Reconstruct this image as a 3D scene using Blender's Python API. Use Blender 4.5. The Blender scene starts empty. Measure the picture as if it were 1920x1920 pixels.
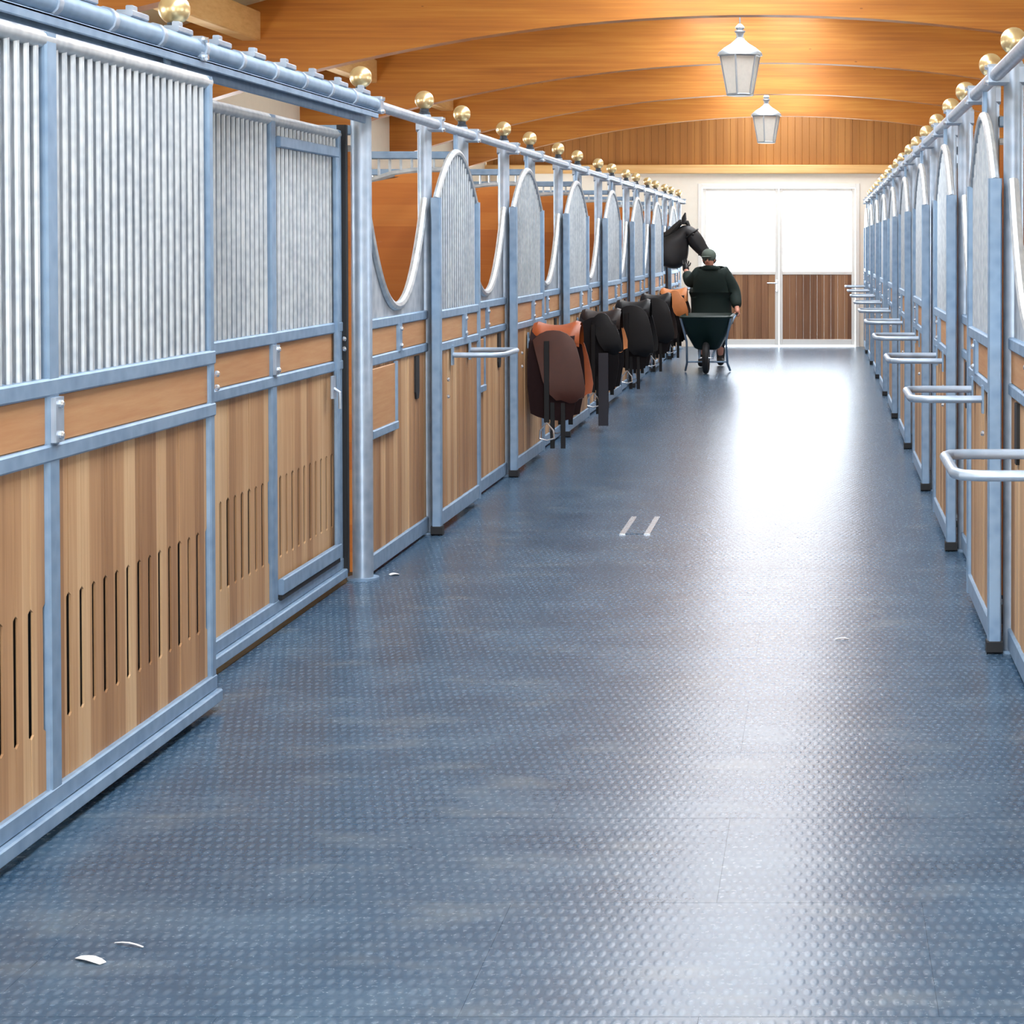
import bpy, bmesh, math, random
from mathutils import Vector
random.seed(7)
PI = math.pi
SC = bpy.context.scene
COL = SC.collection

# ------------------------------------------------------------------ camera
FPX, EYE, VPX, VPY = 3783.0, 1.70, 1540.0, 459.0
PITCH = math.radians(1.2)
cd = bpy.data.cameras.new('camera')
cam = bpy.data.objects.new('camera', cd); COL.objects.link(cam)
cd.sensor_width = 36.0; cd.sensor_fit = 'HORIZONTAL'
cd.lens = FPX / 1920 * 36.0
cam.location = (0, 0, EYE)
cam.rotation_euler = (PI / 2 - PITCH, 0, 0)
cd.shift_x = (960 - VPX) / 1920
cd.shift_y = (VPY + FPX * math.tan(PITCH) - 960) / 1920
cd.clip_start = 0.05; cd.clip_end = 500
SC.camera = cam

# ------------------------------------------------------------------ view, world, sun
vs = SC.view_settings
vs.view_transform = 'Standard'; vs.look = 'None'; vs.gamma = 1.0
vs.use_curve_mapping = False
vs.exposure = 0.55
cy = SC.cycles
cy.max_bounces = 7; cy.diffuse_bounces = 3; cy.glossy_bounces = 3; cy.transmission_bounces = 4; cy.transparent_max_bounces = 8
cy.caustics_reflective = False; cy.caustics_refractive = False

w = bpy.data.worlds.new('sky'); SC.world = w; w.use_nodes = True
bg = w.node_tree.nodes['Background']
bg.inputs['Color'].default_value = (0.80, 0.90, 1.0, 1)
bg.inputs['Strength'].default_value = 7.5

sd = bpy.data.lights.new('sun', 'SUN'); sd.energy = 6.0; sd.angle = 0.01; sd.color = (1, 0.95, 0.86)
sun = bpy.data.objects.new('sun', sd); COL.objects.link(sun)
sun.rotation_euler = (math.radians(-8), math.radians(38), 0)

XL, XR = -2.33, 0.80            # post lines of the two rows of stalls
WL, WR = -5.60, 4.10            # outer walls
YN, YF = -4.0, 33.7             # near gable, far gable
XC = -0.765                     # middle of the aisle
ARC_X, ARC_Z, ARC_K = -0.55, 3.655, 0.0330
BEAM_D = 0.70
BEAM_Y = [3.7 - 4.5, 3.7, 8.2, 12.7, 17.2, 21.7, 26.2, 30.7]


def arc(x):
    return ARC_Z - ARC_K * (x - ARC_X) ** 2


def area(name, loc, rot, sx, sy, power, col):
    l = bpy.data.lights.new(name, 'AREA'); l.shape = 'RECTANGLE'; l.size = sx; l.size_y = sy
    l.energy = power; l.color = col
    o = bpy.data.objects.new(name, l); COL.objects.link(o); o.location = loc; o.rotation_euler = rot
    return o


SKY = (0.93, 0.965, 1.0)
RIDGE_FILL_W, WINDOW_W, GATE_W = 58.0, 18.0, 170.0
# added unseen lamps under the ridge, one per bay and side of the purlin
BAYS = [YN] + BEAM_Y + [YF]
for b0, b1 in zip(BAYS[:-1], BAYS[1:]):
    L = b1 - b0 - 0.5
    for sx in (-0.42, 0.42):
        area('added_ridge_light', (XC + sx, (b0 + b1) / 2, 4.27), (0, 0, 0), 0.6, L, RIDGE_FILL_W * L / 4.0, SKY)
# daylight through the windows of both outer walls
WIN_Y = [1.4, 5.9, 10.4, 14.9, 19.4, 23.9, 28.4, 32.0]
for wy in WIN_Y:
    area('window_daylight', (WL + 0.10, wy, 2.22), (0, -PI / 2, 0), 0.8, 1.7, WINDOW_W, SKY)
    area('window_daylight', (WR - 0.10, wy, 2.22), (0, PI / 2, 0), 0.8, 1.7, WINDOW_W, SKY)
# daylight through the open gate behind the camera
area('gate_daylight', (XC, YN + 0.05, 1.45), (PI / 2, 0, 0), 2.8, 2.6, GATE_W, SKY)


# ------------------------------------------------------------------ materials
def lin(c):
    c = c / 255.0
    return c / 12.92 if c <= 0.04045 else ((c + 0.055) / 1.055) ** 2.4


def rgb(r, g, b):
    return (lin(r), lin(g), lin(b), 1.0)


class NT:
    def __init__(s, name):
        s.m = bpy.data.materials.new(name); s.m.use_nodes = True
        s.t = s.m.node_tree; s.b = s.t.nodes['Principled BSDF']

    def n(s, kind, **kw):
        nd = s.t.nodes.new(kind)
        ins = kw.pop('ins', {})
        for k, v in kw.items():
            setattr(nd, k, v)
        for k, v in ins.items():
            s.set(nd.inputs[k], v)
        return nd

    def set(s, sock, v):
        if isinstance(v, bpy.types.NodeSocket):
            s.t.links.new(v, sock)
        else:
            sock.default_value = v

    def p(s, **kw):
        for k, v in kw.items():
            s.set(s.b.inputs[k.replace('_', ' ')], v)
        return s

    def math(s, op, a, b=None, c=None):
        nd = s.n('ShaderNodeMath', operation=op)
        s.set(nd.inputs[0], a)
        if b is not None:
            s.set(nd.inputs[1], b)
        if c is not None:
            s.set(nd.inputs[2], c)
        return nd.outputs[0]

    def mix(s, f, a, b, blend='MIX'):
        nd = s.n('ShaderNodeMix', data_type='RGBA', blend_type=blend)
        s.set(nd.inputs[0], f); s.set(nd.inputs[6], a); s.set(nd.inputs[7], b)
        return nd.outputs[2]

    def pos(s, scale=(1, 1, 1)):
        g = s.n('ShaderNodeNewGeometry')
        mp = s.n('ShaderNodeMapping', ins={'Scale': scale, 'Vector': g.outputs['Position']})
        return mp.outputs[0]

    def noise(s, vec, scale, detail=4.0, rough=0.55):
        return s.n('ShaderNodeTexNoise', ins={'Vector': vec, 'Scale': scale, 'Detail': detail, 'Roughness': rough}).outputs['Fac']

    def ramp(s, f, stops):
        nd = s.n('ShaderNodeValToRGB', ins={'Fac': f})
        e = nd.color_ramp.elements
        e[0].position, e[0].color = stops[0]
        e[1].position, e[1].color = stops[-1]
        for p_, c_ in stops[1:-1]:
            el = e.new(p_); el.color = c_
        return nd.outputs['Color']

    def bump(s, h, strength, dist=0.01):
        nd = s.n('ShaderNodeBump', ins={'Height': h, 'Strength': strength, 'Distance': dist})
        s.set(s.b.inputs['Normal'], nd.outputs[0])


def m_plain(name, col, rough=0.6, metal=0.0, var=0.12, scale=9.0, spec=0.5):
    k = NT(name)
    f = k.noise(k.pos(), scale)
    dark = tuple(c * (1 - var) for c in col[:3]) + (1,)
    lite = tuple(min(1, c * (1 + var)) for c in col[:3]) + (1,)
    k.p(Base_Color=k.mix(f, dark, lite), Roughness=rough, Metallic=metal, Specular_IOR_Level=spec)
    return k.m


def m_galv(name, a, b, rough=0.42, metal=0.55, scale=26.0):
    """hot-dip galvanised steel: spangle cells plus soft streaks"""
    k = NT(name)
    v = k.n('ShaderNodeTexVoronoi', ins={'Vector': k.pos(), 'Scale': scale})
    n1 = k.noise(k.pos((1, 1, 0.35)), 7.0)
    f = k.math('ADD', k.math('MULTIPLY', n1, 0.7), k.math('MULTIPLY', v.outputs['Distance'], 0.45))
    k.p(Base_Color=k.ramp(f, [(0.25, a), (0.75, b)]), Metallic=metal,
        Roughness=k.math('ADD', rough, k.math('MULTIPLY', n1, 0.12)))
    return k.m


def m_boards(name, stops, pitch, axis='Y', grain=(60, 60, 2.0), rough=0.55):
    """boards: one tone per board (by its place), fine grain along the board"""
    k = NT(name)
    g = k.n('ShaderNodeNewGeometry')
    sp = k.n('ShaderNodeSeparateXYZ', ins={'Vector': g.outputs['Position']})
    cell = k.math('FLOOR', k.math('DIVIDE', sp.outputs[axis], pitch))
    wn = k.n('ShaderNodeTexWhiteNoise', noise_dimensions='1D', ins={'W': cell}).outputs['Value']
    gr = k.noise(k.pos(grain), 1.0, 5.0, 0.6)
    big = k.noise(k.pos((1.2, 1.2, 0.9)), 1.0, 2.0)
    f = k.math('ADD', k.math('MULTIPLY', wn, 0.42), k.math('ADD', k.math('MULTIPLY', gr, 0.42), k.math('MULTIPLY', big, 0.2)))
    k.p(Base_Color=k.ramp(f, stops), Roughness=rough)
    k.bump(gr, 0.12, 0.004)
    return k.m


def m_glulam(name, stops):
    k = NT(name)
    gr = k.noise(k.pos((0.7, 6, 34)), 1.0, 5.0, 0.6)
    wide = k.noise(k.pos((0.9, 1, 5)), 1.0, 2.0)
    kn = k.n('ShaderNodeTexVoronoi', ins={'Vector': k.pos((1.0, 1.0, 2.4)), 'Scale': 2.3}).outputs['Distance']
    knot = k.math('LESS_THAN', kn, 0.035)
    f = k.math('ADD', k.math('MULTIPLY', gr, 0.6), k.math('MULTIPLY', wide, 0.4))
    base = k.ramp(f, stops)
    k.p(Base_Color=k.mix(k.math('MULTIPLY', knot, 0.55), base, rgb(92, 48, 18)), Roughness=0.42)
    k.bump(gr, 0.08, 0.003)
    return k.m


def m_floor(name):
    """blue-grey rubber mats with a staggered pattern of small studs, dusty"""
    k = NT(name)
    g = k.n('ShaderNodeNewGeometry')
    sp = k.n('ShaderNodeSeparateXYZ', ins={'Vector': g.outputs['Position']})
    px, py = 0.031, 0.062
    row = k.math('FLOOR', k.math('DIVIDE', sp.outputs['Y'], py))
    off = k.math('MULTIPLY', k.math('MODULO', row, 2.0), 0.5)
    fx = k.math('SUBTRACT', k.math('FRACT', k.math('ADD', k.math('DIVIDE', sp.outputs['X'], px), off)), 0.5)
    fy = k.math('SUBTRACT', k.math('FRACT', k.math('DIVIDE', sp.outputs['Y'], py)), 0.5)
    r2 = k.math('ADD', k.math('POWER', k.math('MULTIPLY', fx, px), 2.0), k.math('POWER', k.math('MULTIPLY', fy, py * 0.42), 2.0))
    d = k.math('SQRT', r2)
    stud = k.math('SMOOTH_MIN', 1.0, k.math('MAXIMUM', 0.0, k.math('DIVIDE', k.math('SUBTRACT', 0.0105, d), 0.006)), 0.1)
    dust = k.noise(k.pos((1.0, 1.4, 1)), 1.6, 4.0, 0.6)
    fine = k.noise(k.pos(), 55.0, 3.0)
    smear = k.noise(k.pos((1.2, 2.4, 1)), 2.0, 3.0, 0.55)
    base = k.ramp(k.math('ADD', k.math('MULTIPLY', dust, 0.66), k.math('MULTIPLY', fine, 0.34)),
                  [(0.20, rgb(36, 56, 76)), (0.50, rgb(54, 80, 104)), (0.80, rgb(92, 116, 136))])
    chaff = k.math('MULTIPLY', k.math('MAXIMUM', 0.0, k.math('SUBTRACT', smear, 0.55)), 1.6)
    base = k.mix(chaff, base, rgb(128, 134, 134))
    stud_glint = k.math('MULTIPLY', stud, k.math('MULTIPLY', k.noise(k.pos((1, 1, 1)), 6.0, 4.0), 0.55))  # stud tops coloured lighter for the light they catch, broken by noise
    base = k.mix(stud_glint, base, rgb(126, 146, 166))
    k.p(Base_Color=base, Roughness=k.math('ADD', 0.255, k.math('MULTIPLY', fine, 0.03)), Specular_IOR_Level=0.40)
    h = k.math('ADD', k.math('MULTIPLY', stud, 0.6), k.math('ADD', k.math('MULTIPLY', smear, 0.28), k.math('MULTIPLY', fine, 0.3)))
    k.bump(h, 0.14, 0.004)
    return k.m


def m_pane(name, tint=(1, 1, 1, 1)):
    """thin clear pane: lets light straight through, mirrors a little"""
    k = NT(name)
    t = k.t
    tr = k.n('ShaderNodeBsdfTransparent', ins={'Color': tint})
    gl = k.n('ShaderNodeBsdfGlossy', ins={'Roughness': 0.03})
    mx = k.n('ShaderNodeMixShader', ins={0: 0.06})
    t.links.new(tr.outputs[0], mx.inputs[1]); t.links.new(gl.outputs[0], mx.inputs[2])
    out = [n for n in t.nodes if n.type == 'OUTPUT_MATERIAL'][0]
    t.links.new(mx.outputs[0], out.inputs['Surface'])
    t.nodes.remove(k.b)
    return k.m


def m_frost(name):
    k = NT(name)
    n1 = k.noise(k.pos(), 30.0)
    k.p(Base_Color=k.mix(n1, rgb(228, 228, 220), rgb(250, 248, 240)), Roughness=0.35,
        Transmission_Weight=0.35, IOR=1.2)
    return k.m


M = {}
M['galv'] = m_galv('galvanised_steel', rgb(120, 148, 178), rgb(148, 174, 200), 0.45, 0.4, 18.0)
M['galv_post'] = m_galv('galvanised_post', rgb(150, 168, 188), rgb(182, 196, 212), 0.36, 0.5, 18.0)
M['sheet'] = m_galv('galvanised_sheet', rgb(136, 148, 164), rgb(186, 194, 202), 0.5, 0.3, 14.0)  # paler copy of the galvanised steel, light coming through put into the colour
M['bar'] = m_galv('galvanised_bar', rgb(168, 178, 188), rgb(206, 212, 216), 0.35, 0.4)  # same steel again, whitened for the light behind the bars
M['steel_dark'] = m_plain('dark_steel', rgb(58, 66, 76), 0.5, 0.4)
M['black'] = m_plain('black_rubber', rgb(24, 25, 28), 0.6)
M['zinc'] = m_plain('bright_zinc', rgb(225, 230, 236), 0.25, 0.8)
M['brass'] = m_plain('polished_brass', rgb(236, 212, 160), 0.30, 0.75, 0.06)
M['boards'] = m_boards('larch_boards', [(0.25, rgb(142, 100, 66)), (0.5, rgb(186, 143, 102)), (0.78, rgb(216, 180, 138))], 0.104)
M['band'] = m_boards('band_board', [(0.2, rgb(146, 94, 58)), (0.5, rgb(186, 134, 90)), (0.8, rgb(206, 164, 118))], 9.0, 'Z', (10, 3.0, 44))
M['ply'] = m_boards('brown_partition_boards', [(0.2, rgb(180, 98, 34)), (0.5, rgb(196, 114, 42)), (0.8, rgb(208, 130, 56))], 0.14, 'Z', (2, 3, 40))
M['glulam'] = m_glulam('glulam_spruce', [(0.25, rgb(150, 84, 22)), (0.5, rgb(188, 116, 36)), (0.78, rgb(214, 150, 62))])
M['purlin'] = m_glulam('pale_spruce', [(0.25, rgb(196, 146, 84)), (0.5, rgb(222, 178, 116)), (0.78, rgb(236, 202, 146))])
M['gable'] = m_boards('gable_boards', [(0.1, rgb(140, 90, 36)), (0.5, rgb(156, 102, 44)), (0.9, rgb(172, 118, 56))], 0.12, 'X')
M['gatewood'] = m_boards('dark_gate_boards', [(0.2, rgb(106, 70, 48)), (0.5, rgb(146, 104, 74)), (0.8, rgb(176, 134, 98))], 0.11, 'X')
M['ceil'] = m_plain('cream_ceiling', rgb(236, 224, 190), 0.7, 0, 0.05)
M['plaster'] = m_plain('white_plaster', rgb(240, 236, 224), 0.8, 0, 0.04)
M['floor'] = m_floor('rubber_mats')
M['joint'] = m_plain('dark_joint', rgb(34, 44, 56), 0.8)
M['bloomframe'] = m_plain('bloom_white_frame', rgb(240, 240, 236), 0.5, 0, 0.03)  # metal door frame coloured white for the bloom of the bright panes
M['chestnut_shaded'] = m_plain('chestnut_shaded', rgb(70, 31, 16), 0.5, 0, 0.25, 14)  # chestnut leather darkened: the shade on the near flap is in the colour
M['bedding'] = m_plain('straw_bedding', rgb(112, 92, 66), 0.9, 0, 0.3, 25)
M['pane'] = m_pane('clear_pane')
M['ridge'] = m_pane('tinted_ridge_pane', (0.25, 0.26, 0.28, 1))  # added ridge glazing, dimmed so the lamps below it do the lighting
M['frost'] = m_frost('lantern_glass')
M['lantern'] = m_plain('lantern_metal', rgb(150, 156, 162), 0.35, 0.6)
M['ground'] = m_plain('pale_yard', rgb(226, 224, 214), 0.9)
M['leather'] = m_plain('chestnut_leather', rgb(152, 72, 28), 0.42, 0, 0.22, 14)
M['leather_dk'] = m_plain('dark_leather', rgb(30, 17, 14), 0.45, 0, 0.2, 14, spec=0.25)
M['leather_bk'] = m_plain('black_leather', rgb(11, 10, 13), 0.45, 0, 0.2, 14, spec=0.25)
M['tan'] = m_plain('tan_leather', rgb(196, 122, 68), 0.5, 0, 0.15, 14)
M['pad'] = m_plain('black_saddle_pad', rgb(16, 12, 16), 0.85, 0, 0.25, 30, spec=0.25)
M['padbrown'] = m_plain('brown_saddle_pad', rgb(34, 16, 18), 0.85, 0, 0.25, 30, spec=0.25)
M['boot'] = m_plain('grey_strap', rgb(38, 37, 46), 0.6)
M['horse'] = m_plain('black_horse_coat', rgb(18, 19, 24), 0.45, 0, 0.25, 12)
M['mane'] = m_plain('black_mane', rgb(16, 16, 18), 0.6)
M['coat'] = m_plain('dark_green_coat', rgb(14, 34, 30), 0.8, 0, 0.2, 10)
M['trouser'] = m_plain('dark_trousers', rgb(26, 30, 40), 0.85)
M['skin'] = m_plain('skin', rgb(214, 150, 128), 0.5, 0, 0.05)
M['cap'] = m_plain('grey_green_cap', rgb(92, 104, 96), 0.85)
M['hair'] = m_plain('brown_hair', rgb(60, 44, 36), 0.7)
M['tub'] = m_plain('green_tub', rgb(8, 36, 30), 0.45, 0, 0.12)
M['floor_white'] = m_plain('white_floor_bits', rgb(250, 250, 252), 0.6, 0, 0.02)


# ------------------------------------------------------------------ mesh helpers
ORG = {}


class MB:
    """collects shapes in (a, d, z) = (along the aisle, towards the aisle, up) or plain xyz, builds ONE mesh object"""

    def __init__(s, f=None):
        s.v = []; s.fc = []; s.f = f

    def add(s, vs_, fs):
        o = len(s.v)
        s.v += [Vector(s.f(*p)) if s.f else Vector(p) for p in vs_]
        s.fc += [tuple(i + o for i in q) for q in fs]
        return s

    def box(s, a0, a1, d0, d1, z0, z1):
        p = [(a, d, z) for a in (a0, a1) for d in (d0, d1) for z in (z0, z1)]
        return s.add(p, [(0, 1, 3, 2), (4, 6, 7, 5), (0, 4, 5, 1), (2, 3, 7, 6), (0, 2, 6, 4), (1, 5, 7, 3)])

    def bbox(s, a0, a1, d0, d1, z0, z1, b=0.006):
        """box with its four long edges chamfered along its longest side"""
        L = (a1 - a0, d1 - d0, z1 - z0)
        ax = L.index(max(L))
        oth = [i for i in range(3) if i != ax]
        lo = (a0, d0, z0); hi = (a1, d1, z1)
        u0, u1, v0, v1 = lo[oth[0]], hi[oth[0]], lo[oth[1]], hi[oth[1]]
        b = min(b, (u1 - u0) * 0.4, (v1 - v0) * 0.4)
        ring = [(u0 + b, v0), (u1 - b, v0), (u1, v0 + b), (u1, v1 - b), (u1 - b, v1), (u0 + b, v1), (u0, v1 - b), (u0, v0 + b)]
        p = []
        for e in (lo[ax], hi[ax]):
            for u, v in ring:
                q = [0, 0, 0]; q[ax] = e; q[oth[0]] = u; q[oth[1]] = v; p.append(tuple(q))
        fs = [(i, (i + 1) % 8, 8 + (i + 1) % 8, 8 + i) for i in range(8)] + [tuple(range(8)), tuple(range(8, 16))]
        return s.add(p, fs)

    def prism(s, pts, d0, d1):
        """polygon in (a, z) pushed from d0 to d1"""
        n = len(pts)
        p = [(a, d0, z) for a, z in pts] + [(a, d1, z) for a, z in pts]
        return s.add(p, [tuple(range(n)), tuple(range(n, 2 * n))] + [(i, (i + 1) % n, n + (i + 1) % n, n + i) for i in range(n)])

    def tube(s, pts, r, n=8, closed=False, cap=True):
        pts = [Vector(p) for p in pts]
        m = len(pts)
        rs = r if isinstance(r, (list, tuple)) else [r] * m
        vv = []; prev = None
        for i, p in enumerate(pts):
            if closed:
                t = pts[(i + 1) % m] - pts[i - 1]
            else:
                t = pts[min(i + 1, m - 1)] - pts[max(i - 1, 0)]
            t.normalize()
            if prev is None:
                up = Vector((0, 0, 1)) if abs(t.z) < 0.9 else Vector((1, 0, 0))
                x = t.cross(up).normalized()
            else:
                x = (prev - t * prev.dot(t)).normalized()
            prev = x
            y = t.cross(x)
            for k in range(n):
                an = 2 * PI * k / n
                vv.append(tuple(p + (x * math.cos(an) + y * math.sin(an)) * rs[i]))
        fs = []
        for i in range(m if closed else m - 1):
            j = (i + 1) % m
            for k in range(n):
                fs.append((i * n + k, i * n + (k + 1) % n, j * n + (k + 1) % n, j * n + k))
        if cap and not closed:
            fs += [tuple(range(n)), tuple(range((m - 1) * n, m * n))]
        return s.add(vv, fs)

    def lathe(s, c, prof, n=12):
        """profile (r, z) turned about the vertical through c"""
        vv = []
        for r, z in prof:
            for k in range(n):
                an = 2 * PI * k / n
                vv.append((c[0] + r * math.cos(an), c[1] + r * math.sin(an), c[2] + z))
        fs = []
        for i in range(len(prof) - 1):
            for k in range(n):
                fs.append((i * n + k, i * n + (k + 1) % n, (i + 1) * n + (k + 1) % n, (i + 1) * n + k))
        fs += [tuple(range(n)), tuple(range((len(prof) - 1) * n, len(prof) * n))]
        return s.add(vv, fs)

    def ball(s, c, r, n=14, m=9, sc=(1, 1, 1)):
        vv = [(c[0], c[1], c[2] - r * sc[2])]
        for i in range(1, m):
            ph = -PI / 2 + PI * i / m
            for k in range(n):
                an = 2 * PI * k / n
                vv.append((c[0] + r * sc[0] * math.cos(ph) * math.cos(an), c[1] + r * sc[1] * math.cos(ph) * math.sin(an), c[2] + r * sc[2] * math.sin(ph)))
        vv.append((c[0], c[1], c[2] + r * sc[2]))
        fs = [(0, 1 + (k + 1) % n, 1 + k) for k in range(n)]
        for i in range(m - 2):
            for k in range(n):
                a = 1 + i * n
                fs.append((a + k, a + (k + 1) % n, a + n + (k + 1) % n, a + n + k))
        t = len(vv) - 1; a = 1 + (m - 2) * n
        fs += [(a + k, a + (k + 1) % n, t) for k in range(n)]
        return s.add(vv, fs)

    def grid(s, rows):
        """a sheet from rows of points"""
        n = len(rows[0])
        return s.add([p for r in rows for p in r],
                     [(i * n + k, i * n + k + 1, (i + 1) * n + k + 1, (i + 1) * n + k) for i in range(len(rows) - 1) for k in range(n - 1)])

    def mesh(s, name, mat, org=Vector((0, 0, 0)), smooth=True):
        me = bpy.data.meshes.new(name)
        me.from_pydata([tuple(v - org) for v in s.v], [], s.fc)
        bm = bmesh.new(); bm.from_mesh(me)
        bmesh.ops.recalc_face_normals(bm, faces=bm.faces)
        bm.to_mesh(me); bm.free()
        if smooth:
            me.shade_smooth(); me.set_sharp_from_angle(angle=math.radians(38))
        me.materials.append(M[mat])
        return me

    def build(s, name, mat, parent=None, smooth=True, kind=None):
        org = ORG[parent] if parent is not None else Vector((0, 0, 0))
        o = bpy.data.objects.new(name, s.mesh(name, mat, org, smooth)); COL.objects.link(o)
        if parent is not None:
            o.parent = parent
        ORG[o] = org
        if kind:
            o['kind'] = kind
        return o


def thing(name, label, cat, loc, group=None):
    o = bpy.data.objects.new(name, None); COL.objects.link(o); o.empty_display_size = 0.2
    o.location = loc; ORG[o] = Vector(loc)
    o['label'] = label; o['category'] = cat; o['kind'] = 'thing'
    if group:
        o['group'] = group
    return o


def tag(o, label, cat, group=None):
    o['label'] = label; o['category'] = cat; o['kind'] = 'thing'
    if group:
        o['group'] = group
    return o


def struct(o, label, cat):
    o['kind'] = 'structure'; o['label'] = label; o['category'] = cat
    return o


def place(name, me, parent, world):
    """a piece that shares its mesh with its likes"""
    o = bpy.data.objects.new(name, me); COL.objects.link(o); o.parent = parent
    o.location = Vector(world) - ORG[parent]; ORG[o] = Vector(world)
    return o


def ordw(n):
    return ['first', 'second', 'third', 'fourth', 'fifth', 'sixth', 'seventh', 'eighth', 'ninth', 'tenth', 'eleventh', 'twelfth', 'thirteenth',
            'fourteenth', 'fifteenth', 'sixteenth', 'seventeenth', 'eighteenth', 'nineteenth', 'twentieth', 'twenty-first', 'twenty-second'][n - 1]


# ------------------------------------------------------------------ floor: rubber mats laid in rows
fl = MB().box(WL, WR, YN, YF, -0.12, -0.03).build('floor', 'joint')
struct(fl, 'blue-grey studded rubber mat floor of the stable aisle', 'floor')
MAT_L, MAT_W = 0.77, 1.06
mat_me = MB().box(0, MAT_W - 0.0006, 0, MAT_L - 0.0016, -0.03, 0.0).mesh('rubber_mat', 'floor')
half_me = MB().box(0, MAT_W / 2 - 0.0006, 0, MAT_L - 0.0016, -0.03, 0.0).mesh('rubber_mat', 'floor')
AX0 = XL - 0.06
y = 2.10; r = 0
while y < YF - 0.1:
    xs = AX0
    if r % 2:
        place('rubber_mat', half_me, fl, (xs, y, 0)); xs += MAT_W / 2
    while xs < XR + 0.05 - MAT_W * 0.6:
        place('rubber_mat', mat_me, fl, (xs, y, 0)); xs += MAT_W
    if xs < XR + 0.04:
        place('rubber_mat', half_me, fl, (xs, y, 0))
    y += MAT_L; r += 1
near = MB().box(AX0, XR + 0.10, YN, 2.093, -0.03, 0.0).build('mat_field', 'floor', fl)
for side, x0, x1 in (('stall_bed', WL, AX0 - 0.01), ('stall_bed', XR + 0.42, WR)):
    MB().box(x0, x1, YN, YF, -0.03, -0.004).build(side, 'bedding', fl)

gr = MB().box(-60, 60, YF + 0.25, 160, -0.16, -0.06).build('ground_outside', 'ground')
struct(gr, 'pale sunlit yard beyond the glazed end doors', 'ground')
gr2 = MB().box(-60, 60, -60, YN - 0.25, -0.16, -0.06).build('ground_yard', 'ground')
struct(gr2, 'pale yard in front of the stable gate', 'ground')

# ------------------------------------------------------------------ walls and windows
def side_wall(name, x0, x1, label):
    mb = MB()
    zt = 3.62
    mb.box(x0, x1, YN, YF, -0.1, 1.80); mb.box(x0, x1, YN, YF, 2.64, zt)
    ed = [YN]
    for wy in WIN_Y:
        ed += [wy - 0.88, wy + 0.88]
    ed.append(YF)
    for i in range(0, len(ed), 2):
        mb.box(x0, x1, ed[i], ed[i + 1], 1.80, 2.64)
    return struct(mb.build(name, 'plaster'), label, 'wall')


side_wall('wall_left', WL - 0.25, WL, 'white plastered outer wall behind the stalls with the saddles')
side_wall('wall_right', WR, WR + 0.25, 'white plastered outer wall behind the stalls with empty racks')
wi = 1
for xw, nm in ((WL - 0.15, 'saddle'), (WR + 0.15, 'empty-rack')):
    for i, wy in enumerate(WIN_Y):
        fr = MB()
        for a0, a1, z0, z1 in ((wy - 0.88, wy + 0.88, 1.80, 1.86), (wy - 0.88, wy + 0.88, 2.58, 2.64), (wy - 0.88, wy - 0.82, 1.86, 2.58),
                               (wy + 0.82, wy + 0.88, 1.86, 2.58), (wy - 0.03, wy + 0.03, 1.86, 2.58)):
            fr.box(xw - 0.03, xw + 0.03, a0, a1, z0, z1)
        o = fr.build('window_%d' % wi, 'plaster'); wi += 1
        struct(o, '%s white stable window from the end doors, %s side' % (ordw(len(WIN_Y) - i), nm), 'window')
        for a0, a1 in ((wy - 0.82, wy - 0.03), (wy + 0.03, wy + 0.82)):
            MB().box(xw - 0.004, xw + 0.004, a0, a1, 1.86, 2.58).build('pane', 'pane', o)

DX0, DX1, DZ = -2.06, 0.64, 2.72       # far doorway
fw = MB()
fw.box(WL - 0.25, DX0, YF, YF + 0.25, -0.1, 3.0); fw.box(DX1, WR + 0.25, YF, YF + 0.25, -0.1, 3.0); fw.box(DX0, DX1, YF, YF + 0.25, DZ, 3.0)
fw.box(WL - 0.25, WR + 0.25, YF + 0.1, YF + 0.25, 3.0, 4.6)
wf = struct(fw.build('wall_far', 'plaster'), 'white end wall with brown boarded gable above the glazed doors', 'wall')
gz = 3.03
x = WL
while x < WR - 0.01:
    x1 = min(x + 0.12, WR)
    zt = min(arc(x), arc(x1)) + BEAM_D - 0.02
    MB().bbox(x + 0.0005, x1 - 0.0005, YF + 0.06 - random.uniform(0, 0.002), YF + 0.1, gz, zt, 0.005).build('board', 'gable', wf)
    x += 0.12
tr = MB().bbox(WL, WR, YF - 0.10, YF + 0.1, 2.885, 3.03, 0.012).build('trim_1', 'purlin')
struct(tr, 'pale timber ledge beam under the boarded gable', 'beam')

nw = MB()
GX0, GX1, GZ = -2.25, 0.75, 2.95
nw.box(WL - 0.25, GX0, YN - 0.25, YN, -0.1, 4.6); nw.box(GX1, WR + 0.25, YN - 0.25, YN, -0.1, 4.6); nw.box(GX0, GX1, YN - 0.25, YN, GZ, 4.6)
struct(nw.build('wall_near', 'plaster'), 'white front wall with the open stable gate', 'wall')

# ceiling: shallow vault of cream boards with an unseen glazed ridge strip added for light
SLIT = 0.80


def vault(name, xa, xb, label):
    n = 14
    lo = []
    mb = MB()
    rows0 = []; rows1 = []
    for i in range(n + 1):
        x = xa + (xb - xa) * i / n
        rows0.append((x, arc(x) + BEAM_D + 0.0)); rows1.append((x, arc(x) + BEAM_D + 0.12))
    pts = rows0 + rows1[::-1]
    m = len(pts)
    p = [(x_, YN - 0.25, z_) for x_, z_ in pts] + [(x_, YF + 0.25, z_) for x_, z_ in pts]
    fs = [(i, (i + 1) % m, m + (i + 1) % m, m + i) for i in range(m)]
    for base in (0, m):
        fs += [(base + i, base + i + 1, base + m - 2 - i, base + m - 1 - i) for i in range(n)]
    mb.add(p, fs)
    return mb


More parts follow.
